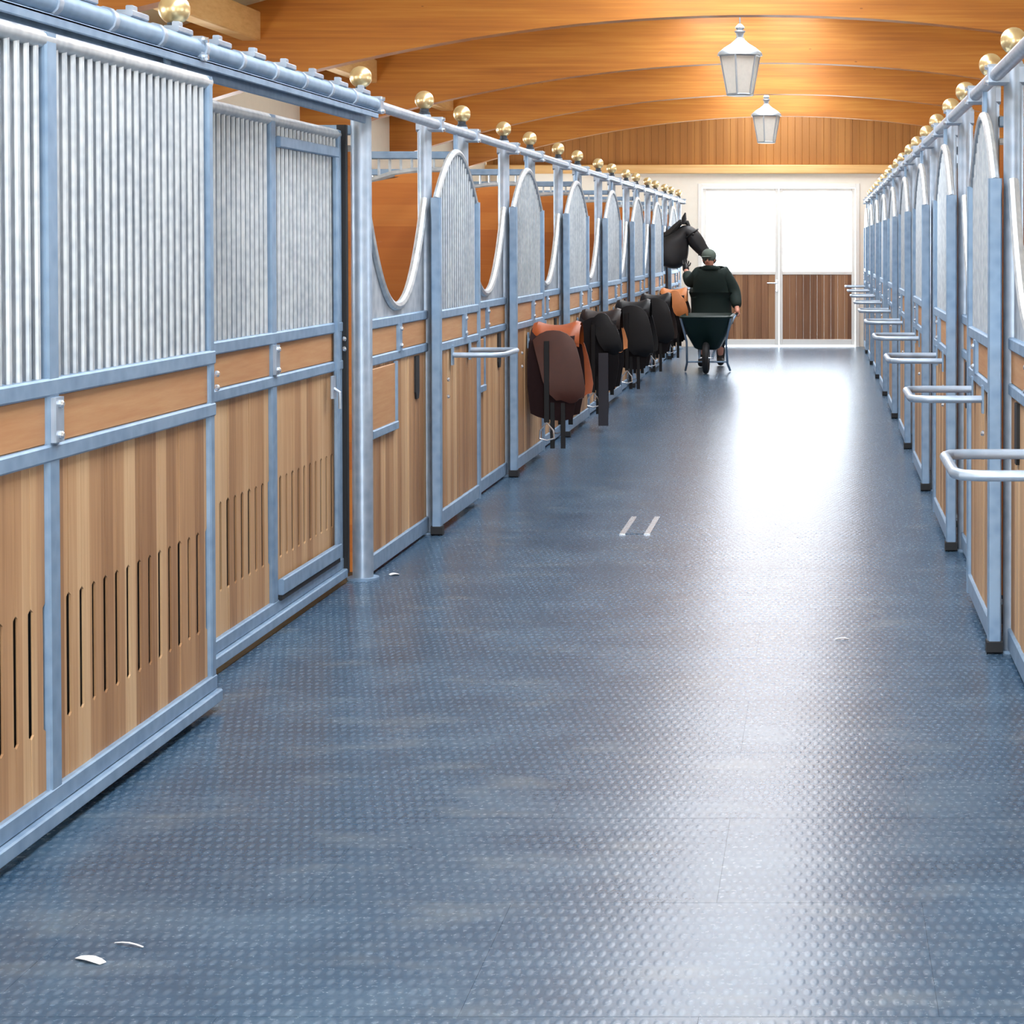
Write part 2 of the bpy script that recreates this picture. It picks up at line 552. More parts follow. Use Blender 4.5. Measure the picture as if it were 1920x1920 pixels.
cl = vault('ceiling', WL - 0.25, XC - SLIT, '').build('ceiling', 'ceil')
struct(cl, 'cream boarded shallow vaulted ceiling above the timber arches', 'ceiling')
for vv in (vault('c', XC + SLIT, WR + 0.25, ''),):
    o = vv.build('vault_side', 'ceil', cl)
zr = arc(XC) + BEAM_D
for b0, b1 in zip(BAYS[:-1], BAYS[1:]):
    for sx in (-1, 1):
        MB().box(XC + sx * 0.06, XC + sx * (SLIT + 0.05), b0, b1, zr + 0.10, zr + 0.112).build('pane', 'ridge', cl)
rp = MB().bbox(XC - 0.06, XC + 0.06, YN, YF, zr - 0.14, zr + 0.10, 0.01).build('ridge_purlin', 'purlin')
tag(rp, 'long pale ridge purlin in the middle of the added glazed roof strip', 'beam')

# ------------------------------------------------------------------ glulam arches and purlins
for i, by in enumerate(BEAM_Y):
    n = 36
    pts = []
    for k in range(n + 1):
        x = WL + (WR - WL) * k / n
        pts.append((x, arc(x)))
    top = [(x_, z_ + BEAM_D) for x_, z_ in pts[::-1]]
    pl = pts + top
    m = len(pl)
    mb = MB()
    c = 0.012
    p = []
    for yy in (by, by + 0.18):
        p += [(x_, yy, z_) for x_, z_ in pl]
    fs = [(k, (k + 1) % m, m + (k + 1) % m, m + k) for k in range(m)]
    for base in (0, m):
        fs += [(base + k, base + k + 1, base + m - 2 - k, base + m - 1 - k) for k in range(n)]
    mb.add(p, fs)
    o = mb.build('roof_beam', 'glulam')
    tag(o, 'orange glued-timber roof arch, %s from the end doors' % ordw(len(BEAM_Y) - i), 'beam', 'timber roof arches across the aisle')
PX = [(-4.85, 'over the saddle row'), (3.3, 'over the empty-rack row')]
for pxx, over in PX:
    for i, (b0, b1) in enumerate(zip([YN] + [b + 0.18 for b in BEAM_Y], BEAM_Y + [YF])):
        k = len(BEAM_Y) - i
        zt = arc(pxx) + BEAM_D - 0.06
        o = MB().bbox(pxx - 0.08, pxx + 0.08, b0, b1, zt - 0.25, zt, 0.01).build('purlin', 'purlin')
        where = 'meeting the gable' if k == 0 else 'reaching the %s arch from the end doors' % ordw(k)
        tag(o, 'pale purlin %s, %s' % (over, where), 'beam', 'purlins between the roof arches')


# ------------------------------------------------------------------ stall fronts
def side_map(side):
    if side == 'L':
        return lambda a, d, z: (XL + d, a, z)
    return lambda a, d, z: (XR - d, a, z)


ROW = {'L': 'saddle row', 'R': 'empty-rack row'}
Z_UP, Z_LO = 1.29, 1.10            # the two rails
Z_SPR, Z_PEAK, Z_U = 1.965, 2.27, 1.365
DD = 0.08                          # sliding doors hang this far in front of the posts


def post(side, a, k, big=False):
    mp = side_map(side)
    c = mp(a, 0, 0)
    t = thing('stall_post', 'round galvanised post with brass ball, %s from the end doors, %s' % (ordw(k), ROW[side]), 'post', c,
              'brass-topped stall posts')
    r = 0.053 if big else 0.042
    MB().lathe(c, [(r, 0), (r, 2.44), (r * 0.9, 2.462), (r * 0.5, 2.47)], 16).build('pipe', 'galv_post', t)
    MB().lathe(c, [(r + 0.03, 0), (r + 0.03, 0.012)], 12).build('base_plate', 'galv', t)
    cl_ = MB(mp)
    cl_.bbox(a - 0.036, a + 0.036, -0.045, 0.108, 2.362, 2.45, 0.012)
    o = cl_.build('clamp', 'galv_post', t)
    for dz in (2.375, 2.437):
        MB(mp).tube([(a, 0.10, dz), (a, 0.122, dz)], 0.011, 6).build('bolt', 'zinc', o)
    MB().lathe(c, [(0.034, 2.462), (0.034, 2.476), (0.026, 2.48), (0.026, 2.50)], 12).build('collar', 'steel_dark', t)
    MB().ball((c[0], c[1], 2.548), 0.056, 20, 14).build('ball', 'brass', t)
    return t


def board_mesh(key, w_, z0, z1, t, mp, slot=None, _c={}):
    """one tongue-and-groove board, its vertical edges eased; with slot the edges are notched to leave a vent gap"""
    kk = (key, round(w_, 3), z0, z1, slot)
    if kk in _c:
        return _c[kk]
    e, g = 0.0012, 0.0175
    if slot:
        s0, s1 = slot
        pts = [(e, z0), (w_ - e, z0), (w_ - e, s0), (w_ - g, s0 + .01), (w_ - g, s1 - .01), (w_ - e, s1), (w_ - e, z1),
               (e, z1), (e, s1), (g, s1 - .01), (g, s0 + .01), (e, s0)]
        mb = MB(mp).prism(pts, 0, t)
    else:
        b = 0.004
        prof = [(e, 0), (w_ - e, 0), (w_ - e, t - b), (w_ - e - b, t), (e + b, t), (e, t - b)]
        mb = MB(mp)
        p = [(a, d, z) for z in (z0, z1) for a, d in prof]
        mb.add(p, [tuple(range(6)), tuple(range(6, 12))] + [(i, (i + 1) % 6, 6 + (i + 1) % 6, 6 + i) for i in range(6)])
    base = Vector(mp(0, 0, 0))
    _c[kk] = mb.mesh('board', 'boards', base)
    return _c[kk]


PITCH_B = 0.104


def boards(side, t, a0, a1, d0, z0, z1, th=0.022, slot=None, single=True):
    """fill a0..a1 with upright boards; far away they are joined into one part"""
    mp = side_map(side)
    n = max(1, round((a1 - a0) / PITCH_B))
    w_ = (a1 - a0) / n
    if single:
        me = board_mesh(side, w_, z0, z1, th, mp, slot)
        for i in range(n):
            place('board', me, t, mp(a0 + i * w_, d0 + random.uniform(-0.0015, 0.0015), 0))
    else:
        mb = MB(mp)
        for i in range(n):
            mb.box(a0 + i * w_ + 0.002, a0 + (i + 1) * w_ - 0.002, d0, d0 + th, z0, z1)
        mb.build('board_infill', 'boards', t, kind='stuff')


def bars(side, t, a0, a1, d, ztop, z0, pitch, r, n=6, single=False, mat='bar'):
    mp = side_map(side)
    cnt = max(1, int(round((a1 - a0) / pitch)))
    st = (a1 - a0) / cnt
    if single:
        zt = ztop(0)
        me = MB(mp).tube([(0, 0, z0), (0, 0, zt)], r, 8, cap=False).mesh('bar', mat, Vector(mp(0, 0, 0)))
        for i in range(cnt):
            place('bar', me, t, mp(a0 + (i + 0.5) * st, d, 0))
    else:
        mb = MB(mp)
        for i in range(cnt):
            a = a0 + (i + 0.5) * st
            mb.tube([(a, d, z0), (a, d, ztop(a))], r, n, cap=False)
        mb.build('bar_grille', mat, t, kind='stuff')


def bolts(side, t, pts, d, r=0.012, mat='zinc', L=0.014):
    mp = side_map(side)
    for a, z in pts:
        MB(mp).tube([(a, d, z), (a, d + L * 0.6, z), (a, d + L, z)], [r, r, r * 0.55], 8).build('bolt', mat, t)


def rack(side, door, a0, a1, d0, z=1.035):
    mp = side_map(side)
    D = 0.31
    mb = MB(mp)
    path = [(a0, d0, z), (a0, d0 + D - 0.07, z), (a0 + 0.02, d0 + D - 0.02, z), (a0 + 0.07, d0 + D, z),
            (a1 - 0.07, d0 + D, z), (a1 - 0.02, d0 + D - 0.02, z), (a1, d0 + D - 0.07, z), (a1, d0, z)]
    mb.tube(path, 0.0165, 10)
    o = mb.build('tack_rack', 'galv_post', door)
    for a in (a0, a1):
        MB(mp).bbox(a - 0.03, a + 0.03, d0 - 0.002, d0 + 0.008, z - 0.06, z + 0.06, 0.003).build('mounting_plate', 'galv', o)


def stall_door(side, a0, a1, k, single, note, narrow=False):
    mp = side_map(side)
    mid = (a0 + a1) / 2; hw = (a1 - a0) / 2
    t = thing('stall_gate', 'arched sliding stall gate%s, %s from the end doors, %s' % (note, ordw(k), ROW[side]), 'gate', mp(mid, DD, 0),
              'arched sliding stall gates')
    d0, d1 = DD - 0.028, DD + 0.028

    def top(a):
        u = max(-1, min(1, (a - mid) / (hw - 0.02)))
        return Z_SPR + (Z_PEAK - Z_SPR) * (1 - abs(u) ** 1.8)
    for a in (a0, a1 - 0.055):
        MB(mp).bbox(a, a + 0.055, d0, d1, 0.045, Z_SPR + 0.01, 0.006).build('stile', 'galv', t)
    ar = [(mid + (hw - 0.022) * q, DD, Z_SPR + (Z_PEAK - Z_SPR) * (1 - abs(q) ** 1.8)) for q in [-1 + i / 12 for i in range(25)]]
    MB(mp).tube(ar, 0.021, 8).build('arch_tube', 'bar', t)
    for z, h in ((Z_UP, 0.052), (Z_LO, 0.05), (0.095, 0.09)):
        MB(mp).bbox(a0 + 0.055, a1 - 0.055, d0 + 0.004, d1 - 0.004, z - h / 2, z + h / 2, 0.006).build('rail', 'galv', t)
    pts = [(a0 + 0.05, Z_UP), (a1 - 0.05, Z_UP), (a1 - 0.03, Z_SPR)] + [(a, z) for a, _, z in ar[::-1][1:-1]] + [(a0 + 0.03, Z_SPR)]
    MB(mp).prism(pts, DD - 0.012, DD - 0.007).build('sheet', 'sheet', t, smooth=False)
    bars(side, t, a0 + 0.07, a1 - 0.07, DD, top, Z_UP, 0.075, 0.007)
    MB(mp).bbox(a0 + 0.055, a1 - 0.055, DD - 0.014, DD + 0.012, Z_LO + 0.025, Z_UP - 0.026, 0.004).build('band_board', 'band', t)
    br = MB(mp).bbox(mid + 0.10, mid + 0.18, d0 + 0.002, d1 + 0.004, Z_LO + 0.02, Z_UP - 0.02, 0.005).build('bracket', 'galv', t)
    bolts(side, t, [(mid + 0.14, Z_LO + 0.05), (mid + 0.14, Z_UP - 0.05), (a0 + 0.20, 0.90), (a0 + 0.20, 0.80)], d1 - 0.01 + 0.012)
    boards(side, t, a0 + 0.057, a1 - 0.057, DD - 0.012, 0.14, Z_LO - 0.025, single=single)
    foot = MB(mp)
    foot.bbox(a0 - 0.004, a0 + 0.062, d0 - 0.006, d1 + 0.006, 0.003, 0.055, 0.006)
    foot.build('guide_shoe', 'black', t)
    hg = MB(mp)
    hg.bbox(mid - 0.03, mid + 0.03, DD - 0.016, DD + 0.004, top(mid) - 0.01, 2.38, 0.004)
    hg.build('hanger', 'galv', t)
    hr = 0.15 if narrow else 0.30
    rack(side, t, mid - hr, mid + hr, d1 - 0.006, 0.975 if narrow else 1.035)
    return t


def stall_panel(side, a0, a1, k, single, note=''):
    """fixed front between two posts with the dipped opening a horse can look over"""
    mp = side_map(side)
    b0, b1 = a0 + 0.035, a1 - 0.035
    mid = (a0 + a1) / 2; hw = (b1 - b0) / 2
    t = thing('stall_barrier', 'fixed stall front with dipped opening%s, %s from the end doors, %s' % (note, ordw(k), ROW[side]), 'stall front', mp(mid, 0, 0),
              'stall fronts with dipped openings')
    u = [(mid + hw * q, Z_SPR + (Z_U - Z_SPR) * (1 - abs(q) ** 2.1)) for q in [-1 + i / 14 for i in range(29)]]
    pts = [(b0, Z_UP)] + u + [(b1, Z_UP)]
    # the infill under the curve, cut into strips so that every face is flat and convex
    sh = MB(mp)
    for (p0, q0), (p1, q1) in zip(u[:-1], u[1:]):
        sh.prism([(p0, Z_UP), (p1, Z_UP), (p1, max(q1, Z_UP + .001)), (p0, max(q0, Z_UP + .001))], -0.006, 0.0)
    sh.build('sheet', 'sheet', t, smooth=False)
    MB(mp).tube([(a, 0.004, z) for a, z in u], 0.024, 8).build('opening_rim', 'bar', t)
    for z, h in ((Z_UP, 0.052), (Z_LO, 0.05), (0.06, 0.09)):
        MB(mp).bbox(b0, b1, -0.024, 0.024, z - h / 2, z + h / 2, 0.006).build('rail', 'galv', t)
    MB(mp).bbox(b0, b1, -0.014, 0.012, Z_LO + 0.025, Z_UP - 0.026, 0.004).build('band_board', 'band', t)
    MB(mp).bbox(mid - 0.05, mid + 0.03, -0.02, 0.03, Z_LO + 0.02, Z_UP - 0.02, 0.005).build('bracket', 'galv', t)
    bolts(side, t, [(mid - 0.01, Z_LO + 0.05), (mid - 0.01, Z_UP - 0.05)], 0.028)
    boards(side, t, b0, b1, -0.012, 0.105, Z_LO - 0.025, single=single)
    # black slotted catch plate and the framed feed hatch
    ca = b1 - 0.30
    MB(mp).prism([(ca - 0.05, 0.86), (ca - 0.03, 0.82), (ca + 0.03, 0.82), (ca + 0.05, 0.86), (ca + 0.05, 1.065), (ca - 0.05, 1.065)], 0.008, 0.022).build('catch_plate', 'black', t, smooth=False)
    h0, h1 = b0 + 0.10, b0 + 0.66
    hd = MB(mp).bbox(h0, h1, 0.008, 0.02, 0.74, 1.06, 0.004).build('feed_hatch', 'band', t)
    f = MB(mp)
    f.bbox(h0 - 0.03, h1 + 0.03, 0.008, 0.034, 0.70, 0.745, 0.005); f.bbox(h1, h1 + 0.035, 0.008, 0.03, 0.745, 1.07, 0.005)
    f.build('hatch_frame', 'galv', hd)
    return t


def partition(side, a, k):
    """wall between two stalls: brown boards with a swept top, pale grille above, top rail"""
    X0 = XL if side == 'L' else XR
    s = -1 if side == 'L' else 1
    XE = WL if side == 'L' else WR
    fx = lambda d: X0 + s * (0.04 + d)        # d = depth into the stall row
    L = abs(XE - X0) - 0.06
    t = thing('stall_partition', 'brown boarded stall partition with swept top, %s from the end doors, %s' % (ordw(k), ROW[side]), 'partition', (fx(L / 2), a, 0),
              'partitions between stalls')

    def cz(d):
        if d < 0.22:
            return 2.17
        if d < 1.7:
            return 1.45 + 0.72 * (0.5 + 0.5 * math.cos(PI * (d - 0.22) / 1.48)) ** 0.8
        return 1.45
    n = 24
    ds = [L * i / n for i in range(n + 1)]
    z0 = 0.04; h = 0.14; zz = z0; me_i = 0
    # boards lying one above the other, each cut to the sweep
    while zz < 2.16:
        z1 = min(zz + h, 2.17)
        dd = [L * i / 90 for i in range(91) if cz(L * i / 90) > zz + 0.004]
        if len(dd) > 2:
            b = MB(lambda a_, d_, z_: (fx(a_), a + d_, z_))
            for q0, q1 in zip(dd[:-1:5], dd[5::5] + [dd[-1]] if (len(dd) - 1) % 5 else dd[5::5]):
                b.prism([(q0, zz + 0.0003), (q1, zz + 0.0003), (q1, min(z1, cz(q1))), (q0, min(z1, cz(q0)))], -0.02, 0.02)
            ob = b.build('board', 'ply', t)
            bm = bmesh.new(); bm.from_mesh(ob.data); bmesh.ops.remove_doubles(bm, verts=bm.verts, dist=0.0005)
            bm.to_mesh(ob.data); bm.free()
        zz += h
    MB().tube([(fx(d), a, cz(d) + 0.01) for d in ds], 0.024, 8).build('swept_tube', 'bar', t)
    MB().bbox(min(fx(0), fx(L)), max(fx(0), fx(L)), a - 0.025, a + 0.025, 2.255, 2.305, 0.006).build('top_rail', 'galv', t)
    gb = MB()
    nb = int(L / 0.07)
    for i in range(1, nb):
        d = L * i / nb
        gb.tube([(fx(d), a, cz(d)), (fx(d), a, 2.26)], 0.009, 6, cap=False)
    gb.build('bar_grille', 'bar', t, kind='stuff')
    return t


PXL = [330, 678, 797, 867, 945, 994, 1047, 1083, 1122, 1147]
PL = [FPX * -XL / (VPX - p) for p in PXL]
while PL[-1] < 32.5:
    PL.append(PL[-1] + (1.66 if len(PL) % 2 == 0 else 1.30))
PXR = [1900, 1857, 1810, 1783, 1757, 1738, 1720]
PR = [FPX * XR / (p - VPX) for p in PXR]
PR = [PR[0] - 1.66 - 1.30, PR[0] - 1.66] + PR
while PR[-1] < 32.0:
    PR.append(PR[-1] + (1.30 if len(PR) % 2 == 1 else 1.66))
EMPTY_POST = {}
for i, a in enumerate(PL):
    post('L', a, len(PL) - i, big=(i == 1))
for i, a in enumerate(PR):
    post('R', a, len(PR) - i)
DOORS_L = [(PL[i], PL[i + 1]) for i in range(2, len(PL) - 1, 2)]
PANELS_L = [(PL[i], PL[i + 1]) for i in range(1, len(PL) - 1, 2)]
DOORS_R = [(PR[i], PR[i + 1]) for i in range(0, len(PR) - 1, 2)]
PANELS_R = [(PR[i], PR[i + 1]) for i in range(1, len(PR) - 1, 2)]
n_sad = {1, 2, 3, 4, 5}
for i, (a, b) in enumerate(DOORS_L):
    stall_door('L', a - 0.10, b + 0.06, len(DOORS_L) - i, i < 2, ' with saddled rack' if i in n_sad else ' with bare rack', i in n_sad)
for i, (a, b) in enumerate(PANELS_L):
    stall_panel('L', a, b, len(PANELS_L) - i, i < 3)
for i, (a, b) in enumerate(DOORS_R):
    stall_door('R', a - 0.06, b + 0.06, len(DOORS_R) - i, i < 3, '')
for i, (a, b) in enumerate(PANELS_R):
    stall_panel('R', a, b, len(PANELS_R) - i, i < 2)
for row, P, i0 in (('L', PL, 1), ('R', PR, 1)):
    idx = list(range(i0, len(P), 2))
    for q, i in enumerate(idx):
        partition(row, P[i], len(idx) - q)

# top pipes carrying the sliding doors
for side, lab in (('L', 'long galvanised top pipe clamped to the posts of the saddle row'), ('R', 'long galvanised top pipe clamped to the posts of the empty-rack row')):
    mp = side_map(side)
    ya = 2.4
    yb = (PL if side == 'L' else PR)[-1] + 0.15
    t = thing('top_pipe', lab, 'pipe', mp(ya, 0.075, 2.405))
    MB(mp).tube([(ya, 0.075, 2.405), (yb, 0.075, 2.405)], 0.029, 12).build('pipe', 'galv_post', t)
    if side == 'L':
        # thicker sleeved stretch over the big sliding doors: couplings and saddle clips
        MB(mp).tube([(ya + .01, 0.075, 2.407), (PL[1] - 0.06, 0.075, 2.407)], 0.037, 12).build('sleeve', 'galv', t)
        q = 4.0
        while q < PL[1] - 0.15:
            MB(mp).tube([(q, 0.075, 2.407), (q + 0.035, 0.075, 2.407)], 0.043, 12).build('coupling', 'galv_post', t)
            c = MB(mp); c.bbox(q + 0.20, q + 0.36, 0.045, 0.10, 2.44, 2.462, 0.004); c.bbox(q + 0.25, q + 0.29, 0.06, 0.085, 2.46, 2.482, 0.003)
            c.build('clip', 'galv_post', t)
            q += 0.47

# ------------------------------------------------------------------ big sliding doors of the crossing
mpL = side_map('L')
tk = MB(mpL)
tk.bbox(2.4, PL[1] - 0.05, 0.02, 0.035, 2.312, 2.369, 0.003); tk.bbox(2.4, PL[1] - 0.05, 0.02, 0.10, 2.358, 2.3695, 0.003)
tk.bbox(2.4, PL[1] - 0.05, 0.088, 0.10, 2.336, 2.369, 0.003)
o = tk.build('door_track', 'galv')
tag(o, 'grey sliding door track under the sleeved top pipe', 'track')


def big_door(a0, mids, a1, dc, ztop, label, single_bars, zbase=0.03, slots=True):
    t = thing('crossing_gate', label, 'gate', mpL((a0 + a1) / 2, dc, 0))
    d0, d1 = dc - 0.025, dc + 0.025
    S = 'L'
    edges = [a0] + mids + [a1]
    for i, a in enumerate(edges):
        w_ = 0.05 if i in (0, len(edges) - 1) else 0.08
        st = a if i == 0 else (a - w_ if i == len(edges) - 1 else a - w_ / 2)
        MB(mpL).bbox(st, st + w_, d0, d1, zbase, ztop, 0.006).build('stile', 'galv', t)
    for z, h in ((Z_UP, 0.052), (Z_LO, 0.05)):
        MB(mpL).bbox(a0, a1, d0 - 0.004, d1 + 0.004, z - h / 2, z + h / 2, 0.006).build('rail', 'galv', t)
    MB(mpL).tube([(a0, dc, ztop - 0.02), (a1, dc, ztop - 0.02)], 0.027, 12).build('top_tube', 'bar', t)
    bt = MB(mpL).bbox(a0, a1, d0 - 0.002, d1 + 0.002, zbase + 0.045, zbase + 0.10, 0.005).build('bottom_rail', 'galv', t)
    MB(mpL).bbox(a0, a1, d0 - 0.002, d1 + 0.022, zbase, zbase + 0.045, 0.005).build('guide_rail', 'galv', bt)
    for e0, e1 in zip(edges[:-1], edges[1:]):
        i0 = e0 + (0.05 if e0 == a0 else 0.04); i1 = e1 - (0.05 if e1 == a1 else 0.04)
        MB(mpL).bbox(i0, i1, dc - 0.014, dc + 0.012, Z_LO + 0.025, Z_UP - 0.026, 0.004).build('band_board', 'band', t)
        boards('L', t, i0, i1, dc, zbase + 0.10, Z_LO - 0.025, th=0.007, slot=(0.30, 0.67) if slots else None)
        MB(mpL).box(i0, i1, dc - 0.02, dc - 0.015, zbase + 0.10, Z_LO - 0.025).build('slot_shade_sheet', 'black', t)  # black sheet put in for the darkness seen through the slots
        bars('L', t, i0, i1, dc + 0.004, lambda a: ztop - 0.03, Z_UP + 0.02, 0.068, 0.0115, single=single_bars)
        MB(mpL).box(i0, i1, dc - 0.02, dc - 0.016, Z_UP, ztop - 0.03).build('sheet', 'sheet', t)
    bb = []
    for a in mids:
        MB(mpL).bbox(a - 0.03, a + 0.04, d1 - 0.004, d1 + 0.014, Z_LO + 0.03, Z_UP - 0.03, 0.004).build('bracket', 'galv_post', t)
        bb += [(a + 0.005, Z_LO + 0.05), (a + 0.005, Z_UP - 0.05)]
    bb += [(a1 - 0.03, Z_UP - 0.06), (a1 - 0.03, Z_LO + 0.08)]
    bolts('L', t, bb, d1 + 0.012)
    hg = MB(mpL)
    for a in (a0 + 0.35, a1 - 0.35):
        if dc > 0:
            MB(mpL).bbox(a - 0.03, a + 0.03, 0.055, 0.066, ztop - 0.03, 2.37, 0.003).build('hanger', 'galv', t)
    return t


big_door(4.36, [5.82], 7.36, 0.09, 2.31, 'wide galvanised sliding door with slotted boards, drawn in front of another', True)
t2 = big_door(5.9, [7.35, 8.85], 10.10, -0.095, 2.27, 'wide galvanised sliding door with slotted boards, closing against the thick post', True)
# pass door set into the second leaf: its own frame, latch and raised bottom rail
pf = MB(mpL)
pf.bbox(8.90, 9.98, -0.075, -0.052, 2.13, 2.18, 0.005); pf.bbox(9.93, 9.98, -0.075, -0.052, 0.16, 2.13, 0.005); pf.bbox(8.90, 9.98, -0.075, -0.048, 0.15, 0.22, 0.005)
pd = pf.build('pass_door_frame', 'galv', t2)
la = MB(mpL)
la.bbox(9.80, 9.86, -0.06, -0.045, 0.95, 1.06, 0.005); la.tube([(9.83, -0.05, 1.0), (9.83, -0.02, 0.98), (9.83, -0.018, 0.90)], 0.008, 8)
la.build('latch', 'galv_post', pd)
MB(mpL).bbox(8.90, 9.98, -0.08, -0.056, 0.125, 0.148, 0.003).build('gap_shade_strip', 'black', pd)  # black strip standing in for the dark gap below the pass door
MB(mpL).bbox(10.10, 10.145, -0.095, -0.048, 0.05, 2.30, 0.004).build('dark_gap_strip', 'black', t2)  # black strip put in for the dark gap between leaf and post

# ------------------------------------------------------------------ glazed end doors
dr = MB()
for a0, a1, z0, z1 in ((DX0, DX0 + 0.07, 0, DZ), (DX1 - 0.07, DX1, 0, DZ), (DX0 + 0.07, DX1 - 0.07, DZ - 0.07, DZ)):
    dr.bbox(a0, a1, YF - 0.02, YF + 0.16, z0, z1, 0.008)
door1 = dr.build('door_1', 'bloomframe')
struct(door1, 'pair of glazed end doors with boarded lower halves closing the aisle', 'door')
mx_ = (DX0 + DX1) / 2
for s, (l0, l1) in enumerate(((DX0 + 0.075, mx_ - 0.004), (mx_ + 0.004, DX1 - 0.075))):
    lf = MB()
    y0, y1 = YF + 0.03, YF + 0.09
    for a0, a1, z0, z1 in ((l0, l0 + 0.06, 0.02, DZ - 0.075), (l1 - 0.06, l1, 0.02, DZ - 0.075), (l0 + 0.06, l1 - 0.06, DZ - 0.13, DZ - 0.075),
                           (l0 + 0.06, l1 - 0.06, 1.20, 1.255), (l0 + 0.06, l1 - 0.06, 0.02, 0.12)):
        lf.bbox(a0, a1, y0, y1, z0, z1, 0.006)
    leaf = lf.build('door_leaf', 'bloomframe', door1)
    MB().box(l0 + 0.06, l1 - 0.06, y0 + 0.028, y0 + 0.034, 1.255, DZ - 0.13).build('pane', 'pane', leaf)
    n = 10
    wb = (l1 - l0 - 0.12) / n
    for i in range(n):
        MB().bbox(l0 + 0.06 + i * wb + 0.0002, l0 + 0.06 + (i + 1) * wb - 0.0002, y0 + 0.012, y0 + 0.04, 0.12, 1.20, 0.005).build('board', 'gatewood', leaf)
    if s == 0:
        h = MB()
        h.bbox(l1 - 0.05, l1 - 0.012, y0 - 0.012, y0, 0.92, 1.12, 0.004); h.tube([(l1 - 0.03, y0 - 0.01, 1.06), (l1 - 0.03, y0 - 0.06, 1.06), (l1 - 0.19, y0 - 0.06, 1.06)], 0.014, 8)
        h.build('handle', 'zinc', leaf)

# ------------------------------------------------------------------ lanterns
def lantern(yc, zb, note):
    c = (XC, yc, zb)
    t = thing('hanging_lantern', 'grey metal six-sided lantern hanging %s' % note, 'lantern', c, 'lanterns above the aisle')
    n = 6
    rb, rt, h = 0.125, 0.195, 0.385
    ring = lambda r, z: [(c[0] + r * math.cos(2 * PI * k / n + 0.35), c[1] + r * math.sin(2 * PI * k / n + 0.35), zb + z) for k in range(n)]
    b0, t0 = ring(rb, 0.02), ring(rt, h)
    fr = MB()
    for k in range(n):
        fr.tube([b0[k], t0[k]], 0.0095, 6)
    fr.tube(b0, 0.011, 6, closed=True); fr.tube(t0, 0.012, 6, closed=True)
    fr.build('frame', 'lantern', t)
    for k in range(n):
        p = [Vector(q) for q in (b0[k], b0[(k + 1) % n], t0[(k + 1) % n], t0[k])]
        cc = Vector((c[0], c[1], zb + h / 2))
        q = [v + (Vector((cc.x, cc.y, v.z)) - v) * 0.035 for v in p]
        mb = MB(); mb.add([tuple(v) for v in p] + [tuple(v) for v in q], [(0, 1, 2, 3), (4, 5, 6, 7), (0, 1, 5, 4), (1, 2, 6, 5), (2, 3, 7, 6), (3, 0, 4, 7)])
        mb.build('pane', 'frost', t, smooth=False)
    bp = MB(); bp.lathe((c[0], c[1], zb), [(0.12, 0.008), (0.125, 0.022), (0.05, 0.024)], 12); bp.build('base', 'lantern', t)
    rf = MB().lathe(c, [(0.215, h + 0.0), (0.205, h + 0.03), (0.15, h + 0.075), (0.085, h + 0.115), (0.045, h + 0.15), (0.04, h + 0.17)], 12).build('roof', 'lantern', t)
    MB().lathe(c, [(0.03, h + 0.165), (0.038, h + 0.21), (0.052, h + 0.225), (0.05, h + 0.235), (0.028, h + 0.24), (0.045, h + 0.262), (0.03, h + 0.285), (0.012, h + 0.30)], 12).build('finial', 'lantern', t)
    MB().tube([(c[0], c[1], zb + h + 0.29), (c[0], c[1], zr - 0.11)], 0.008, 8).build('rod', 'lantern', t)
    MB().lathe(c, [(0.012, 0.05), (0.02, 0.06), (0.02, 0.11), (0.033, 0.16), (0.026, 0.21), (0.008, 0.225)], 10).build('bulb', 'frost', t)
    return t


lantern(19.0, 3.09, 'farther from the end doors, with larger outline')
lantern(28.1, 3.105, 'just before the arch at the boarded gable')

# ------------------------------------------------------------------ drain strip, scraps and sun patch pieces on the floor
t = thing('drain_cover', 'pair of pale metal strips set flush in the aisle mats', 'drain', (-1.10, 12.15, 0))
for xx in (-1.185, -1.04):
    MB().bbox(xx, xx + 0.035, 11.8, 12.55, 0.0005, 0.006, 0.001).build('strip', 'zinc', t)
MB().box(-1.15, -1.04, 11.82, 12.53, 0.0005, 0.003).build('plate', 'floor', t)
for nm, X, Y, L, W, rot, lab in (('pale_floor_bit', -1.735, 4.755, 0.085, 0.03, -0.5, 'bright white sun patch as a flat piece on mats before the slotted door'),  # white piece standing in for sunlight reflected on the mats
                                 ('thin_floor_bit', -1.68, 4.86, 0.085, 0.006, -0.35, 'thin pale piece for the fainter sun streak beside the white patch'),  # fainter streak of the same sunlight, also built as a piece
                                 ('pale_floor_bit', -2.20, 10.36, 0.05, 0.05, 0.5, 'small pale scrap at the foot of the thick post'),
                                 ('thin_floor_bit', 0.09, 8.66, 0.06, 0.015, 0.1, 'short white straw lying alone near the empty-rack row')):
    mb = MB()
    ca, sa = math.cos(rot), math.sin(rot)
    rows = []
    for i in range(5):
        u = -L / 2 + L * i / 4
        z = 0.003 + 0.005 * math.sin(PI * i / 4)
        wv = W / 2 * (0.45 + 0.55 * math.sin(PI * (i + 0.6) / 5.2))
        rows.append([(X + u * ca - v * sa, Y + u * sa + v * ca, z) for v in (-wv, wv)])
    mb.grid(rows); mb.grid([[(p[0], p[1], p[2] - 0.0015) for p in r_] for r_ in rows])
    tag(mb.build(nm, 'floor_white'), lab, 'scrap')


